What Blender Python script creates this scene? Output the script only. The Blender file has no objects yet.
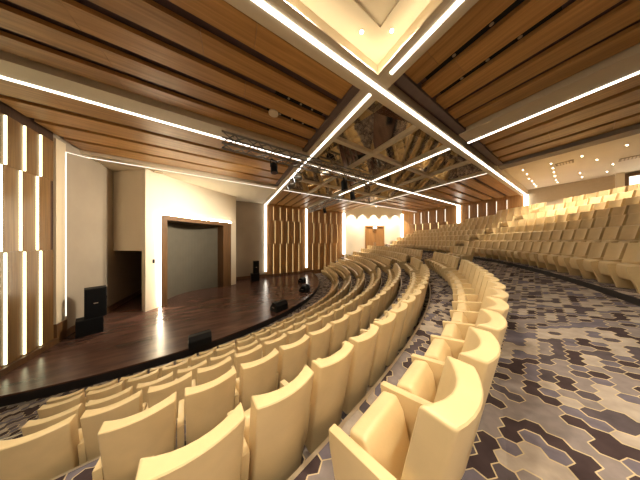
import bpy, bmesh, math, random
from mathutils import Vector
random.seed(7)
PI = math.pi
sc = bpy.context.scene
COL = sc.collection

# ------------------------------------------------------------------ camera, world, exposure
EYE = 4.5                                   # eye height above the lowest carpet
F_PX = 165.0
cam_d = bpy.data.cameras.new('camera'); cam = bpy.data.objects.new('camera', cam_d); COL.objects.link(cam)
cam.location = (0, 0, EYE); cam.rotation_euler = (PI / 2, 0, 0)
cam_d.sensor_width = 36.0; cam_d.lens = F_PX / 640 * 36.0; cam_d.shift_y = 0.6 / 640
cam_d.clip_start = 0.02; cam_d.clip_end = 200
sc.camera = cam
world = bpy.data.worlds.new('world'); sc.world = world; world.use_nodes = True
world.node_tree.nodes['Background'].inputs[0].default_value = (1.0, 0.86, 0.66, 1)
world.node_tree.nodes['Background'].inputs[1].default_value = 0.025
vs = sc.view_settings
vs.view_transform = 'Standard'; vs.look = 'None'; vs.gamma = 1.0; vs.use_curve_mapping = False
vs.exposure = 0.25
sc.cycles.max_bounces = 8; sc.cycles.diffuse_bounces = 4; sc.cycles.glossy_bounces = 4
sc.cycles.sample_clamp_indirect = 6.0
LED = 5.5                                   # strength of the light strips
WARM = (1.0, 0.87, 0.68); WARMW = (1.0, 0.90, 0.72)

# ------------------------------------------------------------------ plan geometry
D1 = (0.8526, 0.5225); D2 = (-0.4726, 0.8813); OX, OY = 1.52, 4.40     # ceiling grid
CX, CY = -12.93, 16.38                                                  # centre of the seating rings
ZC = EYE + 4.1                                                          # underside of the ceiling beams
ZS = 0.40                                                               # stage floor
U_L, U_R, V_F, V_N = -9.7, 20.0, 16.3, -11.5
CH_A = (11.5, V_F); CH_B = (U_R, 12.3)                                  # chamfered corner with the door
UD, VC, UE, VE = 5.15, 5.0, 10.3, 10.0                                  # grid lines
P1 = (-7.8, 10.4); P2 = (-3.05, 14.5)                                   # stage portal wall
def uv(u, v): return (OX + u * D1[0] + v * D2[0], OY + u * D1[1] + v * D2[1])
def to_uv(x, y):
    x -= OX; y -= OY; det = D1[0] * D2[1] - D1[1] * D2[0]
    return ((x * D2[1] - y * D2[0]) / det, (D1[0] * y - D1[1] * x) / det)
def P3(u, v, z): x, y = uv(u, v); return (x, y, z)
def inside(x, y, m=0.0, corner=1.0):
    u, v = to_uv(x, y)
    if not (U_L + m < u < U_R - m and V_N + m < v < V_F - m): return False
    du, dv = CH_B[0] - CH_A[0], CH_B[1] - CH_A[1]; L = math.hypot(du, dv)
    s = ((u - CH_A[0]) * dv - (v - CH_A[1]) * du) / L
    return s > m * corner
def px(x, y, z):
    return (320 + F_PX * x / y, 240.6 - F_PX * (z - EYE) / y) if y > 0.05 else (None, None)
def at_u(pxx, pyy, z):                          # a ceiling point seen at a pixel: its place on the plan
    Y = F_PX * (z - EYE) / (240.6 - pyy); return to_uv((pxx - 320) / F_PX * Y, Y)

# ------------------------------------------------------------------ materials
def new_mat(name):
    m = bpy.data.materials.new(name); m.use_nodes = True
    nt = m.node_tree; return m, nt, nt.nodes['Principled BSDF']
def lk(nt, a, b): nt.links.new(a, b)
def ramp(nt, fac, stops, interp='LINEAR'):
    r = nt.nodes.new('ShaderNodeValToRGB'); r.color_ramp.interpolation = interp
    e = r.color_ramp.elements
    while len(e) < len(stops): e.new(0.5)
    for k, (p, c) in enumerate(stops): e[k].position = p; e[k].color = (*c, 1)
    lk(nt, fac, r.inputs[0]); return r.outputs[0]
def plain(name, col, rough=0.6, metal=0.0, noise=0.06, scale=6.0, bump=0.0, bscale=200, spec=0.5):
    m, nt, b = new_mat(name)
    tc = nt.nodes.new('ShaderNodeNewGeometry'); n = nt.nodes.new('ShaderNodeTexNoise')
    n.inputs['Scale'].default_value = scale; n.inputs['Detail'].default_value = 4
    lk(nt, tc.outputs['Position'], n.inputs['Vector'])
    lo = tuple(c * (1 - noise) for c in col); hi = tuple(min(1, c * (1 + noise)) for c in col)
    lk(nt, ramp(nt, n.outputs[0], [(0.3, lo), (0.7, hi)]), b.inputs['Base Color'])
    b.inputs['Roughness'].default_value = rough; b.inputs['Metallic'].default_value = metal
    b.inputs['Specular IOR Level'].default_value = spec
    if bump:
        n2 = nt.nodes.new('ShaderNodeTexNoise'); n2.inputs['Scale'].default_value = bscale
        lk(nt, tc.outputs['Position'], n2.inputs['Vector'])
        bp = nt.nodes.new('ShaderNodeBump'); bp.inputs['Strength'].default_value = bump; bp.inputs['Distance'].default_value = 0.01
        lk(nt, n2.outputs[0], bp.inputs['Height']); lk(nt, bp.outputs[0], b.inputs['Normal'])
    return m
def emit(name, col, strength):
    m = bpy.data.materials.new(name); m.use_nodes = True; nt = m.node_tree
    nt.nodes.remove(nt.nodes['Principled BSDF']); e = nt.nodes.new('ShaderNodeEmission')
    e.inputs[0].default_value = (*col, 1); e.inputs[1].default_value = strength
    lk(nt, e.outputs[0], nt.nodes['Material Output'].inputs[0]); return m
def wood(name, lo, hi, direction, rough=0.4, across=9.0, along=0.35, vary=0.12):
    """grain runs along the given plan direction, or along z"""
    m, nt, b = new_mat(name)
    g = nt.nodes.new('ShaderNodeNewGeometry')
    if direction == 'z': ax, bx, cx = (0, 0, 1), (1, 0, 0), (0, 1, 0)
    else: ax = (*direction, 0); bx = (-direction[1], direction[0], 0); cx = (0, 0, 1)
    comb = nt.nodes.new('ShaderNodeCombineXYZ')
    for k, (axis, s) in enumerate(((ax, along), (bx, across), (cx, across))):
        d = nt.nodes.new('ShaderNodeVectorMath'); d.operation = 'DOT_PRODUCT'
        d.inputs[1].default_value = tuple(c * s for c in axis)
        lk(nt, g.outputs['Position'], d.inputs[0]); lk(nt, d.outputs['Value'], comb.inputs[k])
    n = nt.nodes.new('ShaderNodeTexNoise'); n.inputs['Scale'].default_value = 1.6; n.inputs['Detail'].default_value = 6
    n.inputs['Distortion'].default_value = 0.4
    lk(nt, comb.outputs[0], n.inputs['Vector'])
    c = ramp(nt, n.outputs[0], [(0.28, lo), (0.72, hi)])
    oi = nt.nodes.new('ShaderNodeObjectInfo'); mr = nt.nodes.new('ShaderNodeMapRange')
    mr.inputs[3].default_value = 1 - vary; mr.inputs[4].default_value = 1 + vary
    lk(nt, oi.outputs['Random'], mr.inputs[0])
    hs = nt.nodes.new('ShaderNodeHueSaturation'); lk(nt, mr.outputs[0], hs.inputs['Value']); lk(nt, c, hs.inputs['Color'])
    lk(nt, hs.outputs[0], b.inputs['Base Color']); b.inputs['Roughness'].default_value = rough
    return m
def carpet(name, cell=0.13):
    m, nt, b = new_mat(name); N = nt.nodes
    g = N.new('ShaderNodeNewGeometry')
    def vm(op, a, bb=None, c=None):
        n = N.new('ShaderNodeVectorMath'); n.operation = op
        for k, s in enumerate((a, bb, c)):
            if s is None: continue
            if isinstance(s, tuple): n.inputs[k].default_value = s
            else: lk(nt, s, n.inputs[k])
        return n
    def ma(op, a, bb=None):
        n = N.new('ShaderNodeMath'); n.operation = op
        for k, s in enumerate((a, bb)):
            if s is None: continue
            if isinstance(s, (int, float)): n.inputs[k].default_value = s
            else: lk(nt, s, n.inputs[k])
        return n.outputs[0]
    rot = N.new('ShaderNodeVectorRotate'); rot.rotation_type = 'Z_AXIS'; rot.inputs['Angle'].default_value = math.radians(-38)
    lk(nt, g.outputs['Position'], rot.inputs['Vector'])
    flat = vm('MULTIPLY', rot.outputs[0], (1 / cell, 1 / cell, 0.0)).outputs[0]
    H = (0.5, 0.8660254, 1.0); NH = (-0.5, -0.8660254, -1.0)
    def index(p):
        a = vm('WRAP', p, H, NH).outputs[0]
        pb = vm('SUBTRACT', p, (0.5, 0.8660254, 0)).outputs[0]
        bb = vm('WRAP', pb, H, NH).outputs[0]
        la = vm('LENGTH', a).outputs['Value']; lb = vm('LENGTH', bb).outputs['Value']
        pick = ma('LESS_THAN', la, lb)
        mix = N.new('ShaderNodeMix'); mix.data_type = 'VECTOR'
        lk(nt, pick, mix.inputs['Factor']); lk(nt, bb, mix.inputs[4]); lk(nt, a, mix.inputs[5])
        cid = vm('SUBTRACT', p, mix.outputs[1]).outputs[0]
        cid = vm('ADD', cid, (0.013, 0.017, 0.5)).outputs[0]
        sn = vm('SNAP', cid, (0.25, 0.2165, 1.0)).outputs[0]
        n1 = N.new('ShaderNodeTexNoise'); n1.inputs['Scale'].default_value = 1.0; n1.inputs['Detail'].default_value = 0
        lk(nt, vm('MULTIPLY', sn, (0.118, 0.28, 1)).outputs[0], n1.inputs['Vector'])
        w = N.new('ShaderNodeTexWhiteNoise'); w.noise_dimensions = '3D'; lk(nt, sn, w.inputs['Vector'])
        v = ma('ADD', n1.outputs[0], ma('MULTIPLY', ma('SUBTRACT', w.outputs['Value'], 0.5), 0.10))
        return ma('FLOOR', ma('MULTIPLY', v, 14.5))
    i0 = index(flat)
    i1 = index(vm('ADD', flat, (0.065, 0.022, 0)).outputs[0])
    i2 = index(vm('ADD', flat, (-0.022, 0.065, 0)).outputs[0])
    line = ma('MAXIMUM', ma('GREATER_THAN', ma('ABSOLUTE', ma('SUBTRACT', i0, i1)), 0.5),
              ma('GREATER_THAN', ma('ABSOLUTE', ma('SUBTRACT', i0, i2)), 0.5))
    wv = N.new('ShaderNodeMath'); wv.operation = 'WRAP'; lk(nt, i0, wv.inputs[0]); wv.inputs[1].default_value = 5; wv.inputs[2].default_value = 0
    fr = ma('DIVIDE', ma('ADD', wv.outputs[0], 0.5), 5.0)
    dark = (0.062, 0.042, 0.042); slate = (0.165, 0.142, 0.165); beige = (0.43, 0.36, 0.295); grey = (0.10, 0.08, 0.085); tan = (0.25, 0.21, 0.195)
    base = ramp(nt, fr, [(0.0, tan), (0.2, dark), (0.4, slate), (0.6, beige), (0.8, grey)], 'CONSTANT')
    mx = N.new('ShaderNodeMix'); mx.data_type = 'RGBA'; lk(nt, line, mx.inputs['Factor'])
    lk(nt, base, mx.inputs[6]); mx.inputs[7].default_value = (0.58, 0.46, 0.28, 1)
    fz = N.new('ShaderNodeTexNoise'); fz.inputs['Scale'].default_value = 9; fz.inputs['Detail'].default_value = 8
    lk(nt, g.outputs['Position'], fz.inputs['Vector'])
    mr = N.new('ShaderNodeMapRange'); mr.inputs[1].default_value = 0.3; mr.inputs[2].default_value = 0.7; mr.inputs[3].default_value = 0.82; mr.inputs[4].default_value = 1.15
    lk(nt, fz.outputs[0], mr.inputs[0])
    hs = N.new('ShaderNodeHueSaturation'); lk(nt, mr.outputs[0], hs.inputs['Value']); lk(nt, mx.outputs[2], hs.inputs['Color'])
    lk(nt, hs.outputs[0], b.inputs['Base Color']); b.inputs['Roughness'].default_value = 0.95; b.inputs['Specular IOR Level'].default_value = 0.1
    return m
M = {}
M['cream_leather'] = plain('cream_leather', (0.76, 0.575, 0.305), 0.34, noise=0.05, scale=5, bump=0.06, bscale=60)
M['carpet'] = carpet('hexagon_carpet')
M['plank1'] = wood('ceiling_wood_one', (0.36, 0.18, 0.055), (0.60, 0.325, 0.11), D1, 0.38)
M['plank2'] = wood('ceiling_wood_two', (0.36, 0.18, 0.055), (0.60, 0.325, 0.11), D2, 0.38)
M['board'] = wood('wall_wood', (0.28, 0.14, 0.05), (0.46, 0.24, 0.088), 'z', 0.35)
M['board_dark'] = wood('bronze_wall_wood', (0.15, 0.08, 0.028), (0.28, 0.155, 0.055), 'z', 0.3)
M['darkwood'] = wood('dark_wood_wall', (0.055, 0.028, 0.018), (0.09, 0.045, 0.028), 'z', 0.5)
M['frame'] = wood('portal_wood', (0.11, 0.056, 0.022), (0.21, 0.107, 0.042), 'z', 0.4)
M['stage'] = wood('stage_wood', (0.075, 0.038, 0.030), (0.19, 0.10, 0.075), D1, 0.24, across=2.2, along=0.5)
M['fascia'] = plain('stage_fascia', (0.012, 0.009, 0.010), 0.6)
M['cream'] = plain('cream_paint', (0.76, 0.65, 0.46), 0.75, noise=0.02, scale=0.8)
M['white'] = plain('white_plaster', (0.82, 0.73, 0.57), 0.75, noise=0.02, scale=0.8)
M['beam'] = plain('beam_paint', (0.68, 0.57, 0.41), 0.6, noise=0.02)
M['grey'] = plain('grey_wall', (0.42, 0.35, 0.265), 0.8, noise=0.05, scale=0.9)
M['taupe'] = plain('taupe_wall', (0.42, 0.34, 0.23), 0.8, noise=0.03)
M['screen'] = plain('grey_screen', (0.125, 0.11, 0.08), 0.85, noise=0.05, scale=2)
M['void'] = plain('dark_void', (0.10, 0.062, 0.065), 0.8)
M['mauve'] = plain('mauve_edge', (0.15, 0.105, 0.095), 0.7)
M['fascia_grey'] = plain('fascia_grey', (0.30, 0.24, 0.19), 0.6)
M['black'] = plain('black_plastic', (0.008, 0.008, 0.009), 0.6, spec=0.25)
M['grille'] = plain('black_grille', (0.010, 0.010, 0.011), 0.9, bump=0.3, bscale=300, spec=0.1)
M['steel'] = plain('truss_aluminium', (0.22, 0.20, 0.175), 0.3, metal=0.8)
M['nosing'] = plain('nosing_metal', (0.55, 0.47, 0.36), 0.35, metal=0.7)
M['led'] = emit('led_strip', (1.0, 0.92, 0.78), LED)
M['led_wall'] = emit('led_wall_strip', (1.0, 0.95, 0.58), 4.0)
M['led_gold'] = emit('led_gold_strip', (1.0, 0.74, 0.34), 2.2)
M['led_fine'] = emit('led_fine_strip', (1.0, 0.90, 0.72), 1.6)
M['cove'] = emit('cove_strip', (1.0, 0.88, 0.68), 13)
M['lamp'] = emit('downlight_lens', (1.0, 0.86, 0.60), 30)
M['glow'] = emit('portal_led', (1.0, 0.85, 0.60), 95)
M['lit'] = emit('lit_window', (1.0, 0.90, 0.70), 2.2)
M['exit'] = emit('exit_sign', (1.0, 0.97, 0.9), 3)
def mirror():
    m, nt, b = new_mat('bronze_mirror')
    b.inputs['Base Color'].default_value = (0.74, 0.66, 0.53, 1); b.inputs['Metallic'].default_value = 1.0
    g = nt.nodes.new('ShaderNodeNewGeometry'); n = nt.nodes.new('ShaderNodeTexNoise'); n.inputs['Scale'].default_value = 3.0
    lk(nt, g.outputs['Position'], n.inputs['Vector'])
    bp = nt.nodes.new('ShaderNodeBump'); bp.inputs['Strength'].default_value = 0.02; bp.inputs['Distance'].default_value = 0.02
    lk(nt, n.outputs[0], bp.inputs['Height']); lk(nt, bp.outputs[0], b.inputs['Normal'])
    b.inputs['Roughness'].default_value = 0.06; return m
M['mirror'] = mirror()

# ------------------------------------------------------------------ mesh helpers
def mesh_obj(name, verts, faces, mat, parent=None, smooth=False, recalc=True):
    me = bpy.data.meshes.new(name); me.from_pydata(verts, [], faces); me.update()
    if recalc:
        bm = bmesh.new(); bm.from_mesh(me); bmesh.ops.recalc_face_normals(bm, faces=bm.faces); bm.to_mesh(me); bm.free()
    if smooth:
        for p in me.polygons: p.use_smooth = True
    return link(name, me, mat, parent)
def link(name, me, mat, parent=None):
    if mat is not None and len(me.materials) == 0: me.materials.append(M[mat] if isinstance(mat, str) else mat)
    o = bpy.data.objects.new(name, me); COL.objects.link(o)
    if parent is not None: o.parent = parent
    return o
def tag(o, label, cat, group=None):
    o['label'] = label; o['category'] = cat
    if group: o['group'] = group
    return o
def struct(o, label=None):
    o['kind'] = 'structure'
    if label: o['label'] = label
    return o
def empty(name, loc=(0, 0, 0), rz=0.0):
    o = bpy.data.objects.new(name, None); COL.objects.link(o); o.location = loc; o.rotation_euler = (0, 0, rz)
    o.empty_display_size = 0.1; return o
BOXF = [(0, 1, 2, 3), (4, 7, 6, 5), (0, 4, 5, 1), (1, 5, 6, 2), (2, 6, 7, 3), (3, 7, 4, 0)]
class MB:
    """collects prisms and tubes for ONE part"""
    def __init__(s): s.v = []; s.f = []
    def prism(s, pts, z0, z1):
        n = len(pts); b = len(s.v)
        s.v += [(x, y, z0) for x, y in pts] + [(x, y, z1) for x, y in pts]
        s.f += [tuple(b + k for k in range(n))[::-1], tuple(b + n + k for k in range(n))]
        s.f += [(b + k, b + (k + 1) % n, b + n + (k + 1) % n, b + n + k) for k in range(n)]
        return s
    def uvbox(s, u0, u1, v0, v1, z0, z1): return s.prism([uv(u0, v0), uv(u1, v0), uv(u1, v1), uv(u0, v1)], z0, z1)
    def box(s, x0, x1, y0, y1, z0, z1): return s.prism([(x0, y0), (x1, y0), (x1, y1), (x0, y1)], z0, z1)
    def tube(s, a, b, r, n=6):
        a = Vector(a); b = Vector(b); d = (b - a).normalized()
        e = d.cross(Vector((0, 0, 1)) if abs(d.z) < 0.9 else Vector((1, 0, 0))).normalized(); g = d.cross(e)
        i0 = len(s.v)
        for p in (a, b):
            for k in range(n):
                t = 2 * PI * k / n; s.v.append(tuple(p + e * (r * math.cos(t)) + g * (r * math.sin(t))))
        s.f += [(i0 + k, i0 + (k + 1) % n, i0 + n + (k + 1) % n, i0 + n + k) for k in range(n)]
        s.f += [tuple(i0 + k for k in range(n))[::-1], tuple(i0 + n + k for k in range(n))]
        return s
    def bevel(s, w, seg=2):
        bm = bmesh.new(); vs_ = [bm.verts.new(v) for v in s.v]
        for f in s.f: bm.faces.new([vs_[k] for k in f])
        bmesh.ops.recalc_face_normals(bm, faces=bm.faces)
        es = [e for e in bm.edges if e.is_manifold and e.calc_face_angle(0) > 0.6]
        bmesh.ops.bevel(bm, geom=es, offset=w, segments=seg, profile=0.6, affect='EDGES')
        bm.verts.index_update(); s.v = [tuple(v.co) for v in bm.verts]; s.f = [tuple(v.index for v in f.verts) for f in bm.faces]; bm.free(); return s
    def build(s, name, mat, parent=None, smooth=False): return mesh_obj(name, s.v, s.f, mat, parent, smooth)
def seg_frame(a, b):                                            # plan segment: point at distance s along, t to its left
    ax, ay = a; bx, by = b; L = math.hypot(bx - ax, by - ay); ex, ey = (bx - ax) / L, (by - ay) / L
    return L, lambda s, t: (ax + ex * s - ey * t, ay + ey * s + ex * t)

# ------------------------------------------------------------------ floors, tiers, stage
hall = [uv(U_L, V_N), uv(U_R, V_N), uv(*CH_B), uv(*CH_A), uv(U_L, V_F)]
struct(MB().prism(hall, -0.2, 0.08).build('floor', 'carpet'), 'hexagon patterned carpet floor in front of the stage')
def clip(poly, inside_fn):                                      # Sutherland-Hodgman against f(p) > 0
    out = []
    for k in range(len(poly)):
        a, b = poly[k], poly[(k + 1) % len(poly)]; fa, fb = inside_fn(a), inside_fn(b)
        if fa >= 0: out.append(a)
        if (fa >= 0) != (fb >= 0):
            t = fa / (fa - fb); out.append((a[0] + (b[0] - a[0]) * t, a[1] + (b[1] - a[1]) * t))
    return out
def clip_hall(poly, m=0.0):
    poly = clip(poly, lambda p: to_uv(*p)[0] - U_L - m); poly = clip(poly, lambda p: U_R - m - to_uv(*p)[0])
    poly = clip(poly, lambda p: to_uv(*p)[1] - V_N - m); return clip(poly, lambda p: V_F - m - to_uv(*p)[1])
def flat_by(R, th):                              # the rear rows straighten out towards one side of the hall
    w = min(1.0, max(0.0, (R - 21.2) / 2.1)); g = 0.034 * min(18.0, max(0.0, -20.0 - math.degrees(th)))
    return w * g
def ring_pt(R, th): r = R - flat_by(R, th); return (CX + r * math.cos(th), CY + r * math.sin(th))
def ring_R(x, y):                                # ring radius of a plan point
    r = math.hypot(x - CX, y - CY); th = math.atan2(y - CY, x - CX); R = r
    for _ in range(25): R = r + flat_by(R, th)
    return R
RS = 12.8
circ = [ring_pt(RS, -PI * 0.75 + PI * 1.25 * k / 120) for k in range(121)]
st_poly = clip_hall(circ + [(CX, CY)], 0.02)
struct(MB().prism(st_poly, 0.08, ZS - 0.05).build('stage_base', 'fascia'), 'dark curved front of the stage')
st2 = clip_hall([ring_pt(RS + 0.04, -PI * 0.75 + PI * 1.25 * k / 120) for k in range(121)] + [(CX, CY)], 0.02)
struct(MB().prism(st2, ZS - 0.05, ZS).build('floor_stage', 'stage'), 'dark polished wooden stage floor')

TOPS = [0.68, 1.07, 1.51, 1.99, 2.50, 2.94, 3.44]; CH_H = 0.98
RB = [20.70, 19.80, 18.79, 17.78, 16.76, 15.72, 14.68]          # rear faces of the chair backs
ZT = [EYE - t - CH_H for t in TOPS]; ZT[6] = 0.08
TH0, TH1, NTH = math.radians(-115), math.radians(45), 150
def arc_runs(R0, R1):
    """theta intervals in which the ring lies inside the hall"""
    runs = []; cur = None
    for k in range(NTH + 1):
        th = TH0 + (TH1 - TH0) * k / NTH
        ok = all(inside(*ring_pt(R, th), m=-0.05) for R in (R0, R1))
        if ok: cur = (cur[0], th) if cur else (th, th)
        elif cur: runs.append(cur); cur = None
    if cur: runs.append(cur)
    return [r for r in runs if r[1] - r[0] > 0.03]
def ring_solid(name, R0, R1, za0, za1, zb, mat, nosing=True, label=None, riser=None):
    polys = []
    root = None
    verts = []; faces = []; nv = []; nf = []; rv = []; rf = []
    step = (TH1 - TH0) / NTH
    cells = []
    for k in range(NTH):
        t0 = TH0 + step * k; t1 = t0 + step
        q = clip_hall([ring_pt(R0, t0), ring_pt(R1, t0), ring_pt(R1, t1), ring_pt(R0, t1)], 0.0)
        du, dv = CH_B[0] - CH_A[0], CH_B[1] - CH_A[1]
        q = clip(q, lambda p: (to_uv(*p)[0] - CH_A[0]) * dv - (to_uv(*p)[1] - CH_A[1]) * du) if len(q) > 2 else q
        if len(q) < 3: continue
        b = len(verts); n = len(q)
        zz = [za0 + (za1 - za0) * (ring_R(x, y) - R0) / (R1 - R0) for x, y in q]
        verts += [(x, y, z) for (x, y), z in zip(q, zz)]; faces.append(tuple(range(b, b + n)))
        if n == 4:
            a0, a1 = ring_pt(R0, t0), ring_pt(R0, t1)
            if inside(*a0, m=-0.3) and inside(*a1, m=-0.3):
                c = len(rv); rv += [(*a0, zb), (*a1, zb), (*a1, za0), (*a0, za0)]; rf.append((c, c + 1, c + 2, c + 3))
                m0, m1 = ring_pt(R0 + 0.018, t0), ring_pt(R0 + 0.018, t1); f0, f1 = ring_pt(R0 - 0.012, t0), ring_pt(R0 - 0.012, t1)
                c = len(nv); nv += [(*f0, za0 - .04), (*f1, za0 - .04), (*f1, za0 + .006), (*f0, za0 + .006), (*m0, za0 + .006), (*m1, za0 + .006)]
                nf += [(c, c + 1, c + 2, c + 3), (c + 3, c + 2, c + 5, c + 4)]
    o = struct(mesh_obj(name, verts, faces, mat, recalc=False), label)
    if rf: mesh_obj('riser', rv, rf, riser or mat, o, recalc=False)
    if nosing and nf: mesh_obj('nosing', nv, nf, 'nosing', o, recalc=False)
    return o
ORD = ['first', 'second', 'third', 'fourth', 'fifth', 'sixth', 'seventh']
for i in range(5, -1, -1):
    r0 = RB[i + 1] + 0.05; r1 = RB[i] + 0.05
    if i: ring_solid('floor_tier', r0, r1, ZT[i], ZT[i], ZT[i + 1], 'carpet', label='carpeted tier under the %s row from the stage' % ORD[6 - i])
    else: ring_solid('floor_tier', r0, RB[0] + 0.15, ZT[0], ZT[0], ZT[1], 'carpet', label='carpeted tier under the seventh row, beside the cross aisle')
R_RISE = 23.48; Z_AISLE = EYE - 1.16
ring_solid('floor_cross_aisle', RB[0] + 0.15, R_RISE, ZT[0], Z_AISLE, ZT[0] - 0.1, 'carpet', nosing=False, label='wide patterned carpet cross aisle')
RR = [24.2 + j for j in range(7)]; ZR = [EYE - 0.05 + 0.49 * j - CH_H for j in range(7)]
for j in range(7):
    r0 = R_RISE + j; r1 = R_RISE + j + 1 if j < 6 else 40
    ring_solid('floor_tier', r0, r1, ZR[j], ZR[j], ZR[j - 1] if j else Z_AISLE, 'carpet', nosing=False, riser='fascia' if j == 0 else 'carpet',
               label='carpeted tier under the %s row behind the cross aisle' % ORD[j])

# ------------------------------------------------------------------ walls
W = 0.3
ZTOP = 10.4
def wall(name, u0, u1, v0, v1, z0, z1, mat, label): return struct(MB().uvbox(u0, u1, v0, v1, z0, z1).build(name, mat), label)
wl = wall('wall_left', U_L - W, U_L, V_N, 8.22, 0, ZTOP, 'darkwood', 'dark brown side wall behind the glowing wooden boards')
wg = wall('wall_stage_left', U_L - W, U_L, 8.22, V_F + W, 0, ZTOP, 'grey', 'plain grey side wall of the stage wing')
wf = wall('wall_far', 0.0, CH_A[0], V_F, V_F + W, 0, ZTOP, 'board', 'far wall carrying staggered wooden boards')
wall('wall_stage_right', U_L, 0.0, V_F, V_F + W, 0, ZTOP, 'grey', 'plain grey wall of the stage wing beside the far boards')
wr = wall('wall_right', U_R, U_R + W, 0.0, CH_B[1], 0, ZTOP, 'board', 'wooden board wall above the climbing rows')
wall('wall_back', U_R, U_R + W, V_N, 0.0, 0, ZTOP, 'taupe', 'plain taupe wall behind the top rows')
wall('wall_near', U_L, U_R, V_N - W, V_N, 0, ZTOP, 'taupe', 'taupe side wall opposite the far boards')
LA, fa = seg_frame(uv(*CH_A), uv(*CH_B))
struct(MB().prism([fa(0, 0), fa(LA, 0), fa(LA, W), fa(0, W)], 0, ZTOP).build('wall_corner', 'white'), 'bright white corner wall around the wooden double door')

SPL = [(0.62, 4.14), (4.14, 6.85), (6.85, 8.42)]                # the three board heights
def boards(parent, fn, s0, n, pitch, zmin_fn=None, sgn=1, led='led_wall', proud=0.13, top=None, shift=0.12, mat='board'):
    """fn(s, t): plan point s along the wall and t out from it. Boards lean out towards their lit edge."""
    for k in range(n):
        for r, (z0, z1) in enumerate(SPL):
            off = shift if r == 1 else 0.0
            a = s0 + k * pitch - off * sgn; bnd = a + pitch * sgn
            zlo = z0
            if zmin_fn:
                zlo = max(z0, zmin_fn(a) - 0.9)
                if zlo > z1 - 0.3: continue
            a, bnd = (s0 + (k * pitch - off) * sgn, s0 + ((k + 1) * pitch - off) * sgn)
            e = 0.012 * sgn
            bd = MB().prism([fn(a + e, 0.02), fn(a + e, proud), fn(bnd - 2 * e, 0.05), fn(bnd - 2 * e, 0.0)], zlo + 0.004, z1 - 0.004).build('board', mat, parent)
            if led:
                MB().prism([fn(a - e, 0.03), fn(a - e, proud - 0.005), fn(a + e * 0.8, proud - 0.005), fn(a + e * 0.8, 0.03)], zlo + 0.02, z1 - 0.02).build('light_strip', top if (top and r == 2) else led, bd)
# wall_left: lit edges face the audience end (-v)
Lv = lambda s, t: uv(U_L + t, s)
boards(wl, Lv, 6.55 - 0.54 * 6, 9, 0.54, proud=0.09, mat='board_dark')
Fv = lambda s, t: uv(s, V_F - t)
def bay(fn, a, b, n): return a, (b - a) / n
boards(wf, Fv, 4.05, 5, 0.80, sgn=-1, led='led_gold', shift=0.2)
boards(wf, Fv, 9.95, 5, 0.98, sgn=-1, led='led_gold', shift=0.2)
def zwall(v):
    x, y = uv(U_R - 0.5, v); R = math.hypot(x - CX, y - CY); j = int(R - R_RISE); return ZR[max(0, min(6, j))] + 0.5
Rv = lambda s, t: uv(U_R - t, s)
boards(wr, Rv, 1.17, 5, 0.715, zmin_fn=zwall, led='led_gold', top='led_fine', shift=0.2)
boards(wr, Rv, 6.37, 5, 0.98, zmin_fn=zwall, led='led_gold', top='led_fine', shift=0.2)
def led_post(name, pts, z0, z1, parent):
    return MB().prism(pts, z0, z1).build(name, 'led', parent)
for u in (0.0, UD): led_post('light_strip', [Fv(u - .09, 0.0), Fv(u + .09, 0.0), Fv(u + .09, 0.16), Fv(u - .09, 0.16)], 1.0, ZC, wf)
led_post('light_strip', [Fv(CH_A[0] - .3, 0.0), Fv(CH_A[0], 0.0), Fv(CH_A[0], 0.2), Fv(CH_A[0] - .3, 0.2)], 2.5, ZC, wf)
for v in (0.0, VC): led_post('light_strip', [Rv(v - .13, 0.0), Rv(v + .13, 0.0), Rv(v + .13, 0.18), Rv(v - .13, 0.18)], zwall(v) - 0.5, ZC, wr)
led_post('light_strip', [Rv(CH_B[1] - .2, 0.0), Rv(CH_B[1], 0.0), Rv(CH_B[1], 0.16), Rv(CH_B[1] - .2, 0.16)], 4.0, ZC, wr)
# brown bases
b = MB().uvbox(U_L, U_L + 0.16, V_N, 8.2, 0, 0.60).build('baseboard_left', 'frame'); struct(b, 'brown base under the glowing boards')
struct(MB().uvbox(U_L, U_L + 0.06, 8.75, V_F, ZS, ZS + 0.28).build('baseboard_stage_left', 'frame'), 'brown skirting of the grey stage wall')
struct(MB().uvbox(U_L, 0.1, V_F - 0.06, V_F, ZS, ZS + 0.30).build('baseboard_stage_right', 'frame'), 'brown skirting of the grey wall beside the far boards')
struct(MB().uvbox(0.1, CH_A[0], V_F - 0.17, V_F, 0, 0.62).build('baseboard_far', 'frame'), 'brown base under the far boards')
# pillar with light edge at the stage opening
t = struct(MB().uvbox(U_L, U_L + 0.07, 8.22, 8.66, ZS, ZC).build('trim_1', 'cream'), 'beige pillar with a light edge at the stage opening')
MB().uvbox(U_L + 0.07, U_L + 0.09, 8.64, 8.66, ZS + 0.9, EYE + 3.76).build('light_strip', 'led_fine', t)
MB().tube(P3(U_L + 0.06, 8.66, EYE + 3.76), P3(U_L + 0.06, VE, ZC - 0.02), 0.012, 4).build('light_strip', 'led_fine', t)
MB().uvbox(U_L - 0.02, U_L + 0.10, 8.20, 8.68, ZS, ZS + 0.75).build('plinth', 'frame', t)

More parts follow.
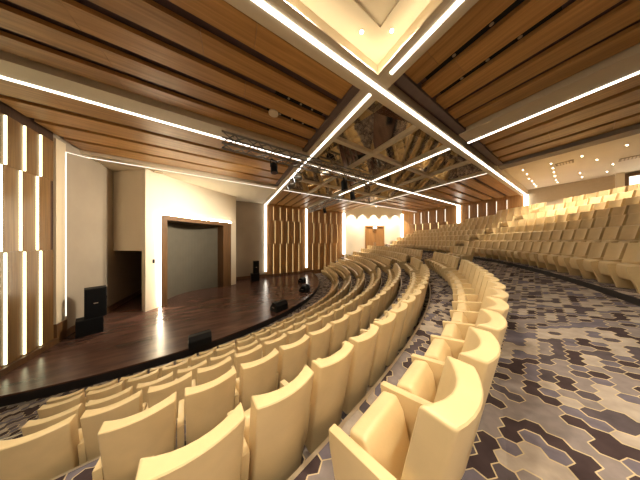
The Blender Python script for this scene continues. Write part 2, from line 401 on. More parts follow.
# ------------------------------------------------------------------ stage portal
pa, pb = uv(*P1), uv(*P2); LP, fp = seg_frame(pa, pb)            # +t is towards the back of the stage
def sag(s): q = 2 * s / LP - 1; return 0.28 * (1 - q * q)        # the portal wall bows gently backwards
def ribbon(s0, s1, t0, t1, z0, z1, n=14):
    mb = MB()
    ss = [s0 + (s1 - s0) * k / n for k in range(n + 1)]
    front = [fp(s, sag(s) + t0) for s in ss]; back = [fp(s, sag(s) + t1) for s in ss][::-1]
    return mb.prism(front + back, z0, z1)
def s_at(pxx):                                                   # where the ray of an image column meets the portal line
    ex, ey = fp(1, 0)[0] - pa[0], fp(1, 0)[1] - pa[1]; k = (pxx - 320) / F_PX
    return (k * pa[1] - pa[0]) / (ex - k * ey)
sf0, sf1, sf2, sf3 = s_at(161.5), s_at(168), s_at(224), s_at(231)
zf_top = EYE + 1.62; zf_in = EYE + 1.32
wp = empty('wall_portal', (0, 0, 0)); struct(wp, 'cream portal wall around the framed stage screen')
ribbon(0, sf0 + 0.1, 0, 0.35, ZS, ZC + 0.3, 4).build('wall_section', 'white', wp)
ribbon(sf3 - 0.1, LP, 0, 0.35, ZS, ZC + 0.3, 4).build('wall_section', 'white', wp)
ribbon(sf0 + 0.1, sf3 - 0.1, 0, 0.35, zf_top - 0.1, ZC + 0.3, 12).build('wall_section', 'white', wp)
pf = empty('portal_frame', (*fp(sf0, 0), ZS)); 
def sub(o, root):
    o.parent = root; o.matrix_parent_inverse = root.matrix_world.inverted(); return o
bpy.context.view_layer.update()
sub(ribbon(sf0, sf1, -0.10, 0.75, ZS, zf_top, 2).build('jamb', 'frame'), pf)
sub(ribbon(sf2, sf3, -0.10, 0.75, ZS, zf_top, 2).build('jamb', 'frame'), pf)
sub(ribbon(sf1, sf2, -0.10, 0.75, zf_in, zf_top, 12).build('head', 'frame'), pf)
sub(ribbon(sf0 - 0.035, sf0 - 0.005, -0.05, -0.02, ZS + 0.05, zf_top, 2).build('light_strip', 'glow'), pf)
sub(ribbon(sf0 - 0.035, sf3 + 0.03, -0.05, -0.02, zf_top + 0.005, zf_top + 0.035, 12).build('light_strip', 'glow'), pf)
tag(pf, 'brown wooden frame with glowing edge around the grey stage screen', 'frame')
# curved screen behind the opening
def screen_t(s): q = (s - (sf1 + sf2) / 2) / ((sf2 - sf1) / 2); return 0.55 + 0.85 * (1 - q * q) + sag(s)
n = 20; ss = [sf1 + 0.01 + (sf2 - sf1 - 0.02) * k / n for k in range(n + 1)]
mbs = MB(); mbs.prism([fp(s, screen_t(s)) for s in ss] + [fp(s, screen_t(s) + 0.05) for s in ss][::-1], ZS, zf_in - 0.005)
tag(mbs.build('stage_screen', 'screen'), 'curved grey screen standing inside the brown portal frame', 'screen')
# soffit box over the wing opening
so = [uv(P1[0] + 0.02, P1[1] + 0.15), uv(-9.69, 12.0), uv(-9.69, 12.6), uv(P1[0] + 0.35, P1[1] + 0.75)]
struct(MB().prism(so, EYE - 0.6, ZC + 0.3).build('wall_wing_header', 'white'), 'cream header wall hanging over the dark wing opening')
so = [uv(P2[0] - 0.2, P2[1] - 0.1), uv(P2[0], P2[1] + 0.1), uv(P2[0] - 0.1, V_F), uv(P2[0] - 0.4, V_F)]
struct(MB().prism(so, ZS, ZC + 0.3).build('wall_wing_return', 'grey'), 'grey return wall behind the portal')
ctl = MB().prism([fp(s_at(153.2), sag(s_at(154)) - 0.05), fp(s_at(155), sag(s_at(154)) - 0.05), fp(s_at(155), sag(s_at(154)) + 0.01), fp(s_at(153.2), sag(s_at(154)) + 0.01)], EYE - 1.35, EYE - 1.12).bevel(0.01, 1).build('control_panel', 'black')
tag(ctl, 'small black control panel on the cream portal wall', 'control panel')

# ------------------------------------------------------------------ ceiling
cl = struct(MB().prism([uv(U_L, 0), uv(0, 0), uv(0, VE), uv(U_L, VE)], ZC + 0.27, ZC + 0.35).build('ceiling', 'void'), 'dark ceiling above the wooden planks')
for k, (a0, a1, b0, b1) in enumerate([(0, UE, V_N, 0), (0, UE, VE, V_F), (UE, U_R, 0, VE)]):
    MB().uvbox(a0, a1, b0, b1, ZC + 0.27, ZC + 0.35).build('ceiling_backing', 'void', cl)
BW = 0.30                                                        # half width of a main beam
def planks(u0, u1, v0, v1, n, along, gap=0.24, seg=3.6, edge=0.12):
    lo, hi = (v0, v1) if along == 1 else (u0, u1); a0, a1 = (u0, u1) if along == 1 else (v0, v1)
    pitch = (hi - lo) / n
    for k in range(n):
        c0 = lo + k * pitch + gap / 2; c1 = lo + (k + 1) * pitch - gap / 2
        x = a0 - random.uniform(0, 1.5); dz = 0.0
        while x < a1:
            xe = x + seg * random.uniform(0.8, 1.3); s0, s1 = max(x, a0), min(xe, a1)
            if a1 - s1 < 0.5: s1 = a1; xe = a1
            if s1 - s0 > 0.05:
                z = ZC + 0.13 + dz
                if along == 1: MB().uvbox(s0 + .003, s1 - .003, c0, c1, z, z + 0.10).build('plank', 'plank1', cl)
                else: MB().uvbox(c0, c1, s0 + .003, s1 - .003, z, z + 0.10).build('plank', 'plank2', cl)
            x = xe
planks(U_L, -BW - 0.22, BW, 4.0, 5, 1)
planks(U_L + 0.1, -BW - 0.22, 4.88, VE - 0.45, 4, 1)
planks(BW, 4.4, V_N, -BW - 0.22, 5, 2)
planks(5.45, UE - 0.65, V_N, -BW - 0.22, 4, 2)
planks(BW, UD - BW, VE + 0.12, V_F - 0.05, 5, 2)
planks(UD + BW, UE + 1.0, VE + 0.12, V_F - 0.05, 5, 2)
planks(UE + 0.12, U_R - 0.05, BW, VC - BW, 5, 1)
planks(UE + 0.12, U_R - 0.05, VC + BW, VE + 0.3, 5, 1)
# black slots with tiny lamps in the gaps between planks
def slot(u0, u1, v0, v1, label):
    e = empty('ceiling_slot_light', P3((u0 + u1) / 2, (v0 + v1) / 2, ZC + 0.25)); tag(e, label, 'slot light', 'black slots between ceiling planks'); bpy.context.view_layer.update()
    bx_ = MB().uvbox(u0, u1, v0, v1, ZC + 0.19, ZC + 0.26).build('housing', 'black'); bx_.parent = e; bx_.matrix_parent_inverse = e.matrix_world.inverted()
    for k in range(3):
        a, b_ = (u0 + (u1 - u0) * (k + 1) / 4, (v0 + v1) / 2) if u1 - u0 > v1 - v0 else ((u0 + u1) / 2, v0 + (v1 - v0) * (k + 1) / 4)
        x, y = uv(a, b_); o = MB().prism([(x + .035 * math.cos(t * PI / 4), y + .035 * math.sin(t * PI / 4)) for t in range(8)], ZC + 0.175, ZC + 0.19).build('spot_lens', 'nosing')
        o.parent = e; o.matrix_parent_inverse = e.matrix_world.inverted()
slot(-2.3, -0.7, BW + 0.74 * 2 - .07, BW + 0.74 * 2 + .07, 'short black lamp slot between planks left of the crossing beams')
slot(-2.4, -0.7, BW + 0.74 * 3 - .06, BW + 0.74 * 3 + .06, 'long black slot between planks beside the short lamp slot')
g4 = (4.4 - BW) / 5
slot(BW + g4 - .07, BW + g4 + .07, -3.2, -0.7, 'black slot between the two planks next to the coffer beam')
slot(BW + 2 * g4 - .07, BW + 2 * g4 + .07, -2.7, -0.7, 'black slot between the second and third plank from the coffer beam')
# mauve end closures beside the crossing beams
for (a0, a1, b0, b1) in [(-BW - 0.22, -BW, BW, 4.0), (-BW - 0.22, -BW, 4.88, VE - 0.45), (BW, 4.4, -BW - 0.22, -BW), (5.45, UE - 0.65, -BW - 0.22, -BW)]:
    MB().uvbox(a0, a1, b0, b1, ZC + 0.05, ZC + 0.42).build('end_closure', 'mauve', cl)
def beam(name, u0, u1, v0, v1, z0=ZC, z1=ZC + 0.42, mat='beam'): return MB().uvbox(u0, u1, v0, v1, z0, z1).build(name, mat, cl)
def led_u(v, u0, u1, par, w=0.042, z=ZC): MB().uvbox(u0, u1, v - w, v + w, z - 0.02, z + 0.02).build('light_strip', 'led' if w > 0.035 else 'led_fine', par)
def led_v(u, v0, v1, par, w=0.042, z=ZC): MB().uvbox(u - w, u + w, v0, v1, z - 0.02, z + 0.02).build('light_strip', 'led' if w > 0.035 else 'led_fine', par)
bA = beam('beam', U_L, U_R, -0.10, BW); led_u(0.0, U_L, U_R - 0.02, bA)
bC = beam('beam', U_L, -BW, 4.0, 4.88); led_u(4.74, U_L, -BW, bC)
bC2 = beam('beam', BW, U_R, VC - 0.2, VC + 0.2); led_u(VC, BW, U_R - 0.02, bC2)
bB = beam('beam', -0.10, BW, V_N, -0.10); led_v(0.02, V_N, -BW - 0.12, bB)
bB2 = beam('beam', -BW, BW, BW, V_F); led_v(0.0, BW - 0.05, V_F - 0.02, bB2)
bD = beam('beam', 4.4, 5.45, V_N, -BW); led_v(5.33, V_N, -BW, bD)
for (v0, v1) in ((BW, VC - 0.2), (VC + 0.2, V_F)):
    q = beam('beam', UD - 0.18, UD + 0.18, v0, v1); led_v(UD, v0, v1, q)
q = beam('beam', UE - 0.1, UE + 0.1, BW, VC - 0.2); led_v(UE, BW, VC - .2, q, 0.03)
q = beam('beam', UE - 0.1, UE + 0.1, VC + 0.2, VE - .1); led_v(UE, VC + .2, VE - .1, q, 0.03)
q = beam('beam', BW, UD - 0.18, VE - 0.1, VE + 0.1); led_u(VE, BW, UD - .18, q, 0.03)
q = beam('beam', UD + 0.18, U_R, VE - 0.1, VE + 0.1); led_u(VE, UD + .18, U_R - .05, q, 0.03)
q = beam('beam', U_L, -BW, VE - 0.45, VE); led_u(VE - 0.02, U_L, -BW, q, 0.02)
beam('fascia_band', UE - 0.65, UE, V_N, -BW, ZC - 0.02, ZC + 0.62, 'fascia_grey')
MB().uvbox(UE - 0.02, UE + 0.06, V_N, -BW, ZC + 0.08, ZC + 0.62).build('fascia_edge', 'beam', cl)
# middle ribs of the mirrored coffers and the mirrored pyramids
um = [BW, UD / 2, UD, (UD + UE) / 2, UE]; vmid = [BW, VC / 2, VC, (VC + VE) / 2, VE]
for k in (1, 3):
    beam('rib', um[k] - 0.1, um[k] + 0.1, BW, VE - .1, ZC + 0.01, ZC + 0.2)
    for a, bb in ((BW, um[1] - .1), (um[1] + .1, UD - .18), (UD + .18, um[3] - .1), (um[3] + .1, UE - .1)):
        beam('rib', a, bb, vmid[k] - 0.1, vmid[k] + 0.1, ZC + 0.01, ZC + 0.2)
for a in range(4):
    for c in range(4):
        u0, u1, v0, v1 = um[a], um[a + 1], vmid[c], vmid[c + 1]
        zb = ZC + 0.1; ap = P3((u0 + u1) / 2, (v0 + v1) / 2, ZC + 0.85)
        corners = [P3(u0, v0, zb), P3(u1, v0, zb), P3(u1, v1, zb), P3(u0, v1, zb)]
        py = empty('mirror_pyramid'); py.parent = cl
        for k in range(4): mesh_obj('mirror_facet', [corners[k], corners[(k + 1) % 4], ap], [(0, 2, 1)], 'mirror', py, recalc=False)
# white ceiling over the stage, cream ceilings, coffer
MB().prism([uv(U_L, VE), uv(-BW, VE), uv(-BW, V_F), uv(U_L, V_F)], ZC + 0.06, ZC + 0.16).build('ceiling_stage', 'white')
struct(bpy.data.objects['ceiling_stage'], 'white ceiling over the stage portal')
cc = struct(MB().uvbox(UE, U_R, VE, V_F, ZC + 0.95, ZC + 1.05).build('ceiling_corner', 'white'), 'white raised ceiling before the corner door')
MB().uvbox(UE + 1.0, UE + 1.06, VE + .1, V_F, ZC + 0.1, ZC + 0.95).build('ceiling_edge', 'white', cc)
MB().uvbox(UE + 1.0, U_R, VE + .3, VE + .36, ZC + 0.1, ZC + 0.95).build('ceiling_edge', 'white', cc)
cb = struct(MB().uvbox(UE, U_R, V_N, 0, ZC + 0.45, ZC + 0.55).build('ceiling_back', 'white'), 'cream ceiling with rows of downlights over the top rows')
KB = 0.10                                                        # the coffer's sides rise from the beam edges, a lip hides the cove strip
cf = struct(MB().uvbox(U_L, -KB - 0.55, V_N, -KB - 0.55, ZC + 0.43, ZC + 0.56).build('ceiling_coffer', 'cream'), 'cream recessed coffer ceiling between the crossing beams')
MB().uvbox(U_L, -KB, -KB - 0.55, -KB, ZC + 0.40, ZC + 0.56).build('coffer_border', 'cream', cf)
MB().uvbox(-KB - 0.55, -KB, V_N, -KB - 0.55, ZC + 0.40, ZC + 0.56).build('coffer_border', 'cream', cf)
MB().uvbox(U_L, -KB, -KB - 0.02, -KB, ZC + 0.0, ZC + 0.40).build('coffer_side', 'cream', cf)
MB().uvbox(-KB - 0.02, -KB, V_N, -KB - 0.02, ZC + 0.0, ZC + 0.40).build('coffer_side', 'cream', cf)
lg = MB().uvbox(U_L, -KB - 0.02, -KB - 0.13, -KB - 0.02, ZC, ZC + 0.03).build('coffer_lip', 'beam', cf)
MB().uvbox(U_L, -KB - 0.13, -KB - 0.07, -KB - 0.03, ZC + 0.03, ZC + 0.05).build('cove_strip', 'cove', lg)
lg = MB().uvbox(-KB - 0.13, -KB - 0.02, V_N, -KB - 0.13, ZC, ZC + 0.03).build('coffer_lip', 'beam', cf)
MB().uvbox(-KB - 0.07, -KB - 0.03, V_N, -KB - 0.13, ZC + 0.03, ZC + 0.05).build('cove_strip', 'cove', lg)

# ------------------------------------------------------------------ lamps
def disc(r, n=16): return [(r * math.cos(2 * PI * k / n), r * math.sin(2 * PI * k / n)) for k in range(n)]
lamp_me = {}
def downlight(u, v, z, r, power, label, group, spot=None, aim=None, col=WARM):
    x, y = uv(u, v); e = empty('downlight', (x, y, z)); tag(e, label, 'ceiling light', group)
    key = round(r, 3)
    if key not in lamp_me:
        ringv = [(a * 1.0, b_ * 1.0) for a, b_ in disc(r * 1.25)]
        lamp_me[key] = (MB().prism(ringv, -0.012, 0.03), MB().prism(disc(r), -0.018, -0.010))
        lamp_me[key] = (lamp_me[key][0].build('rim', 'beam'), lamp_me[key][1].build('lens', 'lamp'))
        for o in lamp_me[key]: o.parent = e
    else:
        for o in lamp_me[key]:
            c = o.copy(); COL.objects.link(c); c.parent = e
    if power:
        if spot:
            ld = bpy.data.lights.new('lamp_light', 'SPOT'); ld.spot_size = spot; ld.spot_blend = 0.6; ld.shadow_soft_size = r
        else:
            ld = bpy.data.lights.new('lamp_light', 'AREA'); ld.shape = 'DISK'; ld.size = 2 * r
        ld.energy = power; ld.color = col
        lo = bpy.data.objects.new('lamp_light', ld); COL.objects.link(lo); lo.parent = e; lo.location = (0, 0, -0.03)
        if aim:
            d = Vector(aim) - Vector((x, y, z)); lo.rotation_euler = d.to_track_quat('-Z', 'Y').to_euler()
    return e
for pxx, pyy in [(523, 170), (527, 174), (529, 178.6), (532, 181), (534, 184), (537, 187), (551, 163.5), (553, 168), (554, 172), (555, 176), (556, 180), (558, 183),
                 (582, 156), (580, 173), (582, 177), (597, 159.5), (613, 164), (607, 171.6), (627, 145)]:
    u, v = at_u(pxx, pyy, ZC + 0.45)
    u = min(u, U_R - 1.0)
    downlight(u, v, ZC + 0.45, 0.03, 330, 'small bright downlight in the cream ceiling over the top rows', 'downlights over the top rows', spot=1.5)
for pxx, pyy, z in [(294, 3, 0.40), (350, 50, 0.40), (401, 40, 0.40), (374, 31, 0.43)]:
    u, v = at_u(pxx, pyy, ZC + z)
    if z < 0.42:
        if pxx < 374: v = -0.40
        else: u = -0.40
    lab = 'small downlight on the stepped border of the cream coffer' if z < .42 else 'single downlight in the middle field of the cream coffer'
    downlight(u, v, ZC + z, 0.035, 220, lab, 'coffer rim downlights' if z < .42 else None, spot=2.2)
for u, v in [(-5.2, -2.2), (-2.2, -5.2), (-5.2, -5.6), (-2.6, -7.5)]:
    downlight(u, v, ZC + 0.43, 0.12, 850, 'larger downlight in the field of the cream coffer', 'coffer field downlights', spot=2.0)
for k in range(5):
    s = LA * (0.12 + 0.19 * k); x, y = fa(s, -0.8); u, v = to_uv(x, y)
    downlight(u, v, ZC + 0.95, 0.06, 2000, 'wall washing downlight above the white corner wall', 'corner wall washers', spot=1.25, aim=(*fa(s, -0.55), 4.0))
# round flush fittings
for pxx, pyy, z in [(273.5, 113, ZC + 0.12)]:
    u, v = at_u(pxx, pyy, z); x, y = uv(u, v)
    o = MB().prism([(x + a, y + b_) for a, b_ in disc(0.16)], z - 0.03, z + 0.01).build('ceiling_speaker', 'cream')
    tag(o, 'round cream speaker set in the wooden ceiling plank', 'ceiling speaker')
u, v = at_u(158.5, 171.5, ZC + 0.06); x, y = uv(u, v)
o = MB().prism([(x + a, y + b_) for a, b_ in disc(0.2)], ZC - 0.0, ZC + 0.06).build('smoke_detector', 'beam'); tag(o, 'round pale detector on the white stage ceiling', 'detector')
for pxx, pyy in [(564.5, 163), (630, 158)]:
    u, v = at_u(pxx, pyy, ZC + 0.45)
    e = empty('air_vent', P3(u, v, ZC + 0.45)); tag(e, 'flat air vent in the cream ceiling over the top rows', 'vent', 'vents over the top rows')
    bpy.context.view_layer.update()
    sub(MB().uvbox(u - 0.3, u + 0.3, v - 0.3, v + 0.3, ZC + 0.43, ZC + 0.46).build('vent_frame', 'taupe'), e)
    for k in range(5): sub(MB().uvbox(u - 0.26, u + 0.26, v - 0.24 + 0.1 * k, v - 0.18 + 0.1 * k, ZC + 0.415, ZC + 0.43).build('vent_slat', 'beam'), e)

# ------------------------------------------------------------------ doors and window
s_door = lambda pxx: (lambda k, A, B: (k * A[1] - A[0]) / ((B[0] - A[0]) / LA - k * (B[1] - A[1]) / LA))((pxx - 320) / F_PX, uv(*CH_A), uv(*CH_B))
d0, d1 = s_door(365), s_door(384); zd0 = EYE - 1.65; zd1 = EYE + 2.25
dr = empty('door_1', (*fa((d0 + d1) / 2, 0), zd0)); struct(dr, 'wooden double door in the white corner wall'); bpy.context.view_layer.update()
def dbox(name, s0, s1, t0, t1, z0, z1, mat): return sub(MB().prism([fa(s0, t0), fa(s1, t0), fa(s1, t1), fa(s0, t1)], z0, z1).build(name, mat), dr)
dbox('frame_post', d0, d0 + .18, -.12, .02, zd0, zd1, 'board'); dbox('frame_post', d1 - .18, d1, -.12, .02, zd0, zd1, 'board'); dbox('frame_head', d0 + .18, d1 - .18, -.12, .02, zd1 - .18, zd1, 'board')
dm = (d0 + d1) / 2
dbox('door_leaf', d0 + .18, dm - .02, -.06, .01, zd0, zd1 - .18, 'board'); dbox('door_leaf', dm + .02, d1 - .18, -.06, .01, zd0, zd1 - .18, 'board')
dbox('handle', dm - .16, dm - .10, -.12, -.06, zd0 + .9, zd0 + 1.4, 'nosing'); dbox('handle', dm + .10, dm + .16, -.12, -.06, zd0 + .9, zd0 + 1.4, 'nosing')
ex = MB().prism([fa(dm - .28, -.2), fa(dm + .28, -.2), fa(dm + .28, -.12), fa(dm - .28, -.12)], zd1 - .42, zd1 - .12).build('exit_light', 'exit'); tag(ex, 'small glowing white sign box over the double door', 'sign')
wn = empty('window_1', P3(U_R, -5.2, 7.6)); struct(wn, 'bright lit window with brown frame in the back wall'); bpy.context.view_layer.update()
for (v0, v1, z0, z1, nm, mt, dp) in [(-4.35, -4.2, 6.6, 8.95, 'frame_post', 'frame', .12), (-8.2, -8.05, 6.6, 8.95, 'frame_post', 'frame', .12), (-8.05, -4.35, 8.75, 8.95, 'frame_head', 'frame', .12), (-8.05, -4.35, 6.6, 6.75, 'frame_sill', 'frame', .12), (-8.05, -4.35, 6.75, 8.75, 'pane', 'lit', .03)]:
    sub(MB().uvbox(U_R - dp, U_R - 0.002, v0, v1, z0, z1).build(nm, mt), wn)
struct(MB().uvbox(U_R - 0.35, U_R, -4.2, -3.9, 6.0, ZC + 0.45).build('trim_2', 'cream'), 'cream pier beside the lit back window')

# ------------------------------------------------------------------ trusses and stage lamps
def truss(label, a, b, zc, w=0.42):
    e = empty('lighting_truss', (*uv(*a), zc)); tag(e, label, 'truss'); bpy.context.view_layer.update()
    L, f = seg_frame(uv(*a), uv(*b))
    for t in (-w / 2, w / 2):
        for dz in (-w / 2, w / 2): sub(MB().tube((*f(0, t), zc + dz), (*f(L, t), zc + dz), 0.038).build('chord', 'steel'), e)
    n = int(L / 0.4); mb = MB()
    for k in range(n):
        s0, s1 = L * k / n, L * (k + 1) / n; g = 1 if k % 2 else -1
        for t in (-w / 2, w / 2): mb.tube((*f(s0, t), zc + g * w / 2), (*f(s1, t), zc - g * w / 2), 0.022, 4)
        for dz in (-w / 2, w / 2): mb.tube((*f(s0, g * w / 2), zc + dz), (*f(s1, -g * w / 2), zc + dz), 0.022, 4)
    o = sub(mb.build('lattice', 'steel'), e); o['kind'] = 'stuff'
    for s in (0.4, L / 2, L - 0.4): sub(MB().tube((*f(s, 0), zc + w / 2), (*f(s, 0), ZC + 0.02), 0.012).build('hanger', 'steel'), e)
truss('long silver lattice truss with lamps along the light line before the stage', (-3.75, 4.3), (UD - 0.5, 4.3), ZC - 0.29)
truss('short silver lattice truss running towards the far boards', (UD, 8.6), (UD, 15.6), ZC - 0.32)
def lathe(prof, n=14):
    v = []; f = []
    for (r, z) in prof: v += [(r * math.cos(2 * PI * k / n), r * math.sin(2 * PI * k / n), z) for k in range(n)]
    for j in range(len(prof) - 1):
        f += [(j * n + k, j * n + (k + 1) % n, (j + 1) * n + (k + 1) % n, (j + 1) * n + k) for k in range(n)]
    f += [tuple(range(n))[::-1], tuple(range((len(prof) - 1) * n, len(prof) * n))]
    m = MB(); m.v = v; m.f = f; return m
def stage_lamp(u, v, z, label, mat, tilt, rz, s=1.0, lens='void', beam_to=None, power=0):
    e = empty('stage_light', P3(u, v, z), rz); tag(e, label, 'spotlight')
    MB().box(-.02 * s, .02 * s, -.16 * s, .16 * s, -.04 * s, 0).build('clamp', 'black', e)
    for g in (-1, 1): MB().box(-.02 * s, .02 * s, g * .16 * s - .01, g * .16 * s + .01, -.36 * s, -.04 * s).build('yoke_arm', 'black', e)
    h = lathe([(.09 * s, .2 * s), (.13 * s, .17 * s), (.14 * s, 0), (.15 * s, -.2 * s), (.16 * s, -.24 * s)]).build('housing', mat, e, True)
    h.location = (0, 0, -.34 * s); h.rotation_euler = (0, tilt, 0)
    l = MB().prism(disc(.135 * s), -.255 * s, -.242 * s).build('lens', lens, h)
    if beam_to:
        ld = bpy.data.lights.new('lamp_light', 'SPOT'); ld.energy = power; ld.color = WARM; ld.spot_size = 1.25; ld.spot_blend = 1.0; ld.shadow_soft_size = 0.3
        lo = bpy.data.objects.new('lamp_light', ld); COL.objects.link(lo)
        p = Vector(P3(u, v, z)) + Vector((0, 0, -.34 * s)); d = (Vector(beam_to) - p).normalized()
        h.rotation_euler = (d.to_track_quat('-Z', 'Y').to_matrix().to_4x4()).to_euler(); h.rotation_euler.z -= rz
        lo.location = p + d * (.30 * s); lo.rotation_euler = d.to_track_quat('-Z', 'Y').to_euler()
stage_lamp(-1.78, 4.3, ZC - 0.55, 'black moving head lamp on the truss before the wooden ceiling', 'black', 0.18, 2.4, 1.0)
stage_lamp(2.2, 4.3, ZC - 0.55, 'black moving head lamp on the truss under the mirrored coffers', 'black', 0.15, 2.8, 1.2)
stage_lamp(UD, 7.0, ZC - 0.02, 'black lamp hanging under the beam near the short truss', 'black', 0.2, 2.4, 1.35)
stage_lamp(UD, 11.5, ZC - 0.58, 'black lamp on the short truss by the far boards', 'black', 0.4, 2.4, 1.1)
stage_lamp(0.15, 7.4, ZC - 0.02, 'silver spotlight hanging from the beam beyond the long truss', 'steel', 0.7, 2.2, 1.2, 'exit', (*fp(LP * 0.45, 0.3), EYE + 0.4), 2200)
stage_lamp(0.1, 6.1, ZC - 0.02, 'silver spotlight hanging from the beam close to the long truss', 'steel', 0.7, 2.2, 1.1, 'exit', (*uv(U_L, 11.0), EYE + 0.2), 3200)

# ------------------------------------------------------------------ loudspeakers on stage
def at_floor(pxx, pyy, z):
    Y = F_PX * (EYE - z) / (pyy - 240.6); return ((pxx - 320) / F_PX * Y, Y)
def cabinet(name, loc, rz, w, d, h, label, cat, parts):
    e = empty(name, loc, rz); tag(e, label, cat)
    MB().box(-w / 2, w / 2, -d / 2, d / 2, 0, h).bevel(0.02, 2).build('cabinet', 'black', e)
    MB().box(-w / 2 + .03, w / 2 - .03, -d / 2 - .012, -d / 2 + .01, .04, h - .04).build('grille', 'grille', e)
    if parts == 'top':
        MB().box(-.06, .06, -d / 2 - .016, -d / 2 - .01, h * .5 - .02, h * .5 + .02).build('badge', 'nosing', e)
    MB().box(w / 2, w / 2 + .015, -.09, .09, h * .55, h * .65).build('handle', 'grille', e)
    return e
x, y = at_floor(90, 333, ZS); rz = math.atan2(-y, -x) + PI / 2
cabinet('subwoofer', (x, y, ZS), 0.95, 0.72, 0.6, 0.70, 'low black subwoofer on stage under the loudspeaker by the grey wall', 'loudspeaker', 'sub')
cabinet('loudspeaker', (x + 0.12, y + 0.10, ZS + 0.70), 0.95, 0.60, 0.5, 1.30, 'tall black loudspeaker standing on the subwoofer by the grey wall', 'loudspeaker', 'top')
x, y = at_floor(255.0, 281, ZS)
cabinet('subwoofer', (x, y, ZS), 0.5, 0.80, 0.6, 0.80, 'low black subwoofer on stage beside the far boards', 'loudspeaker', 'sub')
cabinet('loudspeaker', (x + 0.1, y, ZS + 0.80), 0.5, 0.55, 0.5, 1.25, 'tall black loudspeaker on the subwoofer beside the far boards', 'loudspeaker', 'top')
def wedge(pxx, pyy, rz, s, label):
    x, y = at_floor(pxx, pyy, ZS); e = empty('stage_monitor', (x, y, ZS), rz); tag(e, label, 'stage monitor', 'stage monitors')
    w = .36 * s; prof = [(-.28 * s, 0), (.26 * s, 0), (.30 * s, .12 * s), (.06 * s, .44 * s), (-.14 * s, .44 * s), (-.28 * s, .30 * s)]
    m = MB(); m.v = [(-w, a, b_) for a, b_ in prof] + [(w, a, b_) for a, b_ in prof]; n = 6
    m.f = [tuple(range(n)), tuple(range(n, 2 * n))[::-1]] + [(k, (k + 1) % n, n + (k + 1) % n, n + k) for k in range(n)]
    m.bevel(.02 * s, 2).build('cabinet', 'black', e)
    g = MB(); g.v = [(-w + .04, .302 * s, .13 * s), (w - .04, .302 * s, .13 * s), (w - .04, .075 * s, .435 * s), (-w + .04, .075 * s, .435 * s)]
    nv = Vector((0, .32, .24)).normalized() * .012
    g.v += [tuple(Vector(p) + nv) for p in g.v]; g.f = BOXF; g.build('grille', 'grille', e)
    for sx in (-1, 1): MB().box(sx * w - .008, sx * w + .008, -.1, .1, .18 * s, .24 * s).build('handle', 'steel', e)
wedge(200, 344, 0.7, 1.0, 'black wedge stage monitor alone at the middle of the stage edge')
wedge(279, 309.5, 0.9, 1.15, 'black wedge stage monitor on the stage edge towards the far boards')
wedge(304.5, 291, 1.2, 1.1, 'black wedge stage monitor at the stage end by the far boards')
wedge(302, 282, 1.2, 1.0, 'black wedge stage monitor furthest along the stage, close to the far boards')

# ------------------------------------------------------------------ chairs
CW = 0.53
def chair_meshes(detail=True):
    hw = CW / 2 - 0.032; n = 8 if detail else 4
    def arc(y0, k): return [(-hw + 2 * hw * i / n, y0 + k * ((2 * i / n - 1) ** 2)) for i in range(n + 1)]
    rear = arc(-0.05, 0.05); front = arc(0.05, 0.085)[::-1]
    lv = [(0.06, 0.17, 0.86), (0.55, 0.08, 1.0), (CH_H, 0.0, 0.95)] if detail else [(0.06, 0.15, 0.9), (CH_H, 0.0, 0.95)]
    plan = rear + front; m = len(plan); v = []; f = []
    for z, lean, th in lv:
        for k, (x, y) in enumerate(plan):
            yr = rear[k][1] if k <= n else rear[m - 1 - k][1]
            v.append((x * (0.90 + 0.10 * z / CH_H), lean + yr + (y - yr) * th, z))
    nl = len(lv)
    for j in range(nl - 1): f += [(j * m + k, j * m + (k + 1) % m, (j + 1) * m + (k + 1) % m, (j + 1) * m + k) for k in range(m)]
    for i in range(n): 
        f.append((i, m - 1 - i, m - 2 - i, i + 1)); t = (nl - 1) * m; f.append((t + i, t + i + 1, t + m - 2 - i, t + m - 1 - i))
    back = MB(); back.v = v; back.f = f
    hs = CW / 2 - 0.058
    seat = MB(); sp = [(0.29, 0.17), (0.49, 0.22), (0.525, 0.38), (0.515, 0.52), (0.41, 0.556), (0.36, 0.48)]
    k6 = len(sp); seat.v = [(-hs, a, b_) for a, b_ in sp] + [(hs, a, b_) for a, b_ in sp]
    seat.f = [tuple(range(k6)), tuple(range(k6, 2 * k6))[::-1]] + [(k, (k + 1) % k6, k6 + (k + 1) % k6, k6 + k) for k in range(k6)]
    arm = MB(); ap = [(0.26, 0.0), (0.48, 0.0), (0.50, 0.10), (0.595, 0.41), (0.605, 0.51), (0.12, 0.60), (0.17, 0.3)]
    k7 = len(ap); arm.v = [(-.028, a, b_) for a, b_ in ap] + [(.028, a, b_) for a, b_ in ap]
    arm.f = [tuple(range(k7)), tuple(range(k7, 2 * k7))[::-1]] + [(k, (k + 1) % k7, k7 + (k + 1) % k7, k7 + k) for k in range(k7)]
    if detail: back.bevel(0.018, 3); seat.bevel(0.025, 3); arm.bevel(0.008, 2)
    return back, seat, arm
bk, se, ar = chair_meshes(True)
def to_mesh(mb, name):
    me = bpy.data.meshes.new(name); me.from_pydata(mb.v, [], mb.f); me.update()
    bm = bmesh.new(); bm.from_mesh(me); bmesh.ops.recalc_face_normals(bm, faces=bm.faces); bm.to_mesh(me); bm.free()
    for p in me.polygons: p.use_smooth = True
    me.set_sharp_from_angle(angle=math.radians(38)); me.materials.append(M['cream_leather']); return me
ME_B, ME_S, ME_A = to_mesh(bk, 'backrest'), to_mesh(se, 'seat'), to_mesh(ar, 'armrest')
TH_S = [-49.75, -52.37, -53.55, -56.65, -57.9, -59.45, -61.3]
TH_A2 = [-16.5, -16.0, -15.0, -13.5, -12.0, -9.0, -6.0]
chairs = []                                                      # (x, y, z, rz, label, group, open_end)
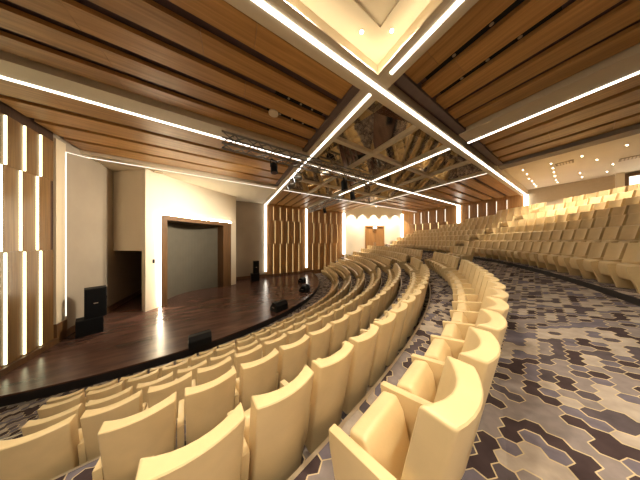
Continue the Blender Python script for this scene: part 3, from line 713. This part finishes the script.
def row(R, z, th0, th1, label, group, first_label=None, pitch=CW, widen=0.0, last_label=None):
    """chairs between two angles, the first one starting at th0"""
    d = pitch / R; n = int((math.radians(th1) - math.radians(th0)) / d + 1e-6); got = []; Rb = R
    for k in range(n):
        th = math.radians(th0) + (k + 0.5) * d; R = Rb + min(0.24, widen * (k + 0.5) * math.degrees(d)); x, y = ring_pt(R, th)
        if y < 0.2 or not inside(*ring_pt(R + 0.1, th), m=0.45, corner=4.5) or not inside(*ring_pt(R - 0.5, th), m=0.45): continue
        q = px(x, y, z + 0.7)
        if q[0] > 690 or q[0] < -60: continue
        # keep clear of the corner door landing
        t0, t1 = ring_pt(R, th - 1e-3), ring_pt(R, th + 1e-3)
        got.append([x, y, z, math.atan2(t1[1] - t0[1], t1[0] - t0[0]), first_label if (k == 0 and first_label) else label, group, False])
    if got:
        got[-1][6] = True
        if last_label: got[-1][4] = last_label
    chairs.extend(got)
for i in range(7):
    o = ORD[6 - i]; A = 'cream tip-up chair in the long curved section, %s row from the stage' % o
    Fl = 'cream tip-up chair at the open carpet end of the %s row from the stage' % o
    LL = 'cream tip-up chair ending the long section beside the aisle, %s row from the stage' % o
    g = 'chairs of the %s row from the stage' % o; w = 1.0 / RB[i] * 180 / PI
    if i in (0, 1):
        m1 = -29.5 if i == 0 else -26.0
        row(RB[i], ZT[i], TH_S[i], m1, A, g, Fl, pitch=0.548 if i == 0 else CW, widen=0.03 if i == 0 else 0.0, last_label=LL)
        row(RB[i] + (0.24 if i == 0 else 0), ZT[i], m1 + 0.55 * w, TH_A2[i], 'cream tip-up chair between two aisle gaps in the %s row from the stage' % o, g + ', short section')
    else: row(RB[i], ZT[i], TH_S[i], TH_A2[i], A, g, Fl, last_label=LL)
    row(RB[i], ZT[i], TH_A2[i] + w, 44, 'cream tip-up chair near the wooden far wall, %s row from the stage' % o, g + ', far section', 'cream tip-up chair first beyond the aisle, %s row from the stage' % o)
row(22.5, ZT[0] + (Z_AISLE - ZT[0]) * (22.5 - RB[0] - .15) / (R_RISE - RB[0] - .15), -20, -14.6, 'cream leather tip-up chair in the short extra row on the cross aisle carpet', 'chairs of the extra aisle row')
for j in range(7):
    o = ORD[j]; w = 1.0 / RR[j] * 180 / PI; g = 'chairs of the %s row behind the cross aisle' % o
    nn = int((math.radians(-9.6) - math.radians(-45)) / (0.556 / RR[j]))
    row(RR[j], ZR[j], -9.6 - math.degrees(nn * 0.556 / RR[j]), -9.6 + 0.02, 'cream tip-up chair below the taupe wall, %s row behind the cross aisle' % o, g, pitch=0.556)
    row(RR[j], ZR[j], -9.6 + w, 44, 'cream tip-up chair beside the wooden board wall, %s row behind the cross aisle' % o, g + ', by the board wall')
chairs.sort(key=lambda c: math.hypot(c[0], c[1]))
NEAR = 300
def add_part(name, me, parent, x=0.0):
    o = bpy.data.objects.new(name, me); COL.objects.link(o); o.parent = parent; o.location = (x, 0, 0); return o
for c in chairs[:NEAR]:
    e = empty('auditorium_chair', (c[0], c[1], c[2]), c[3]); tag(e, c[4], 'chair', c[5])
    add_part('backrest', ME_B, e); add_part('seat', ME_S, e); add_part('armrest', ME_A, e, -CW / 2)
    if c[6]: add_part('armrest', ME_A, e, CW / 2)
b2, s2, a2 = chair_meshes(False)
vv = []; ff = []
for c in chairs[NEAR:]:
    ca, sa = math.cos(c[3]), math.sin(c[3])
    for mb, dx in ((b2, 0), (s2, 0), (a2, -CW / 2)):
        b = len(vv)
        vv += [(c[0] + ca * (x + dx) - sa * y, c[1] + sa * (x + dx) + ca * y, c[2] + z) for x, y, z in mb.v]
        ff += [tuple(b + k for k in f) for f in mb.f]
if ff:
    o = mesh_obj('distant_chairs', vv, ff, 'cream_leather'); o['kind'] = 'stuff'
    tag(o, 'far rows of cream tip-up chairs towards the board walls', 'chairs')
print('chairs', len(chairs))
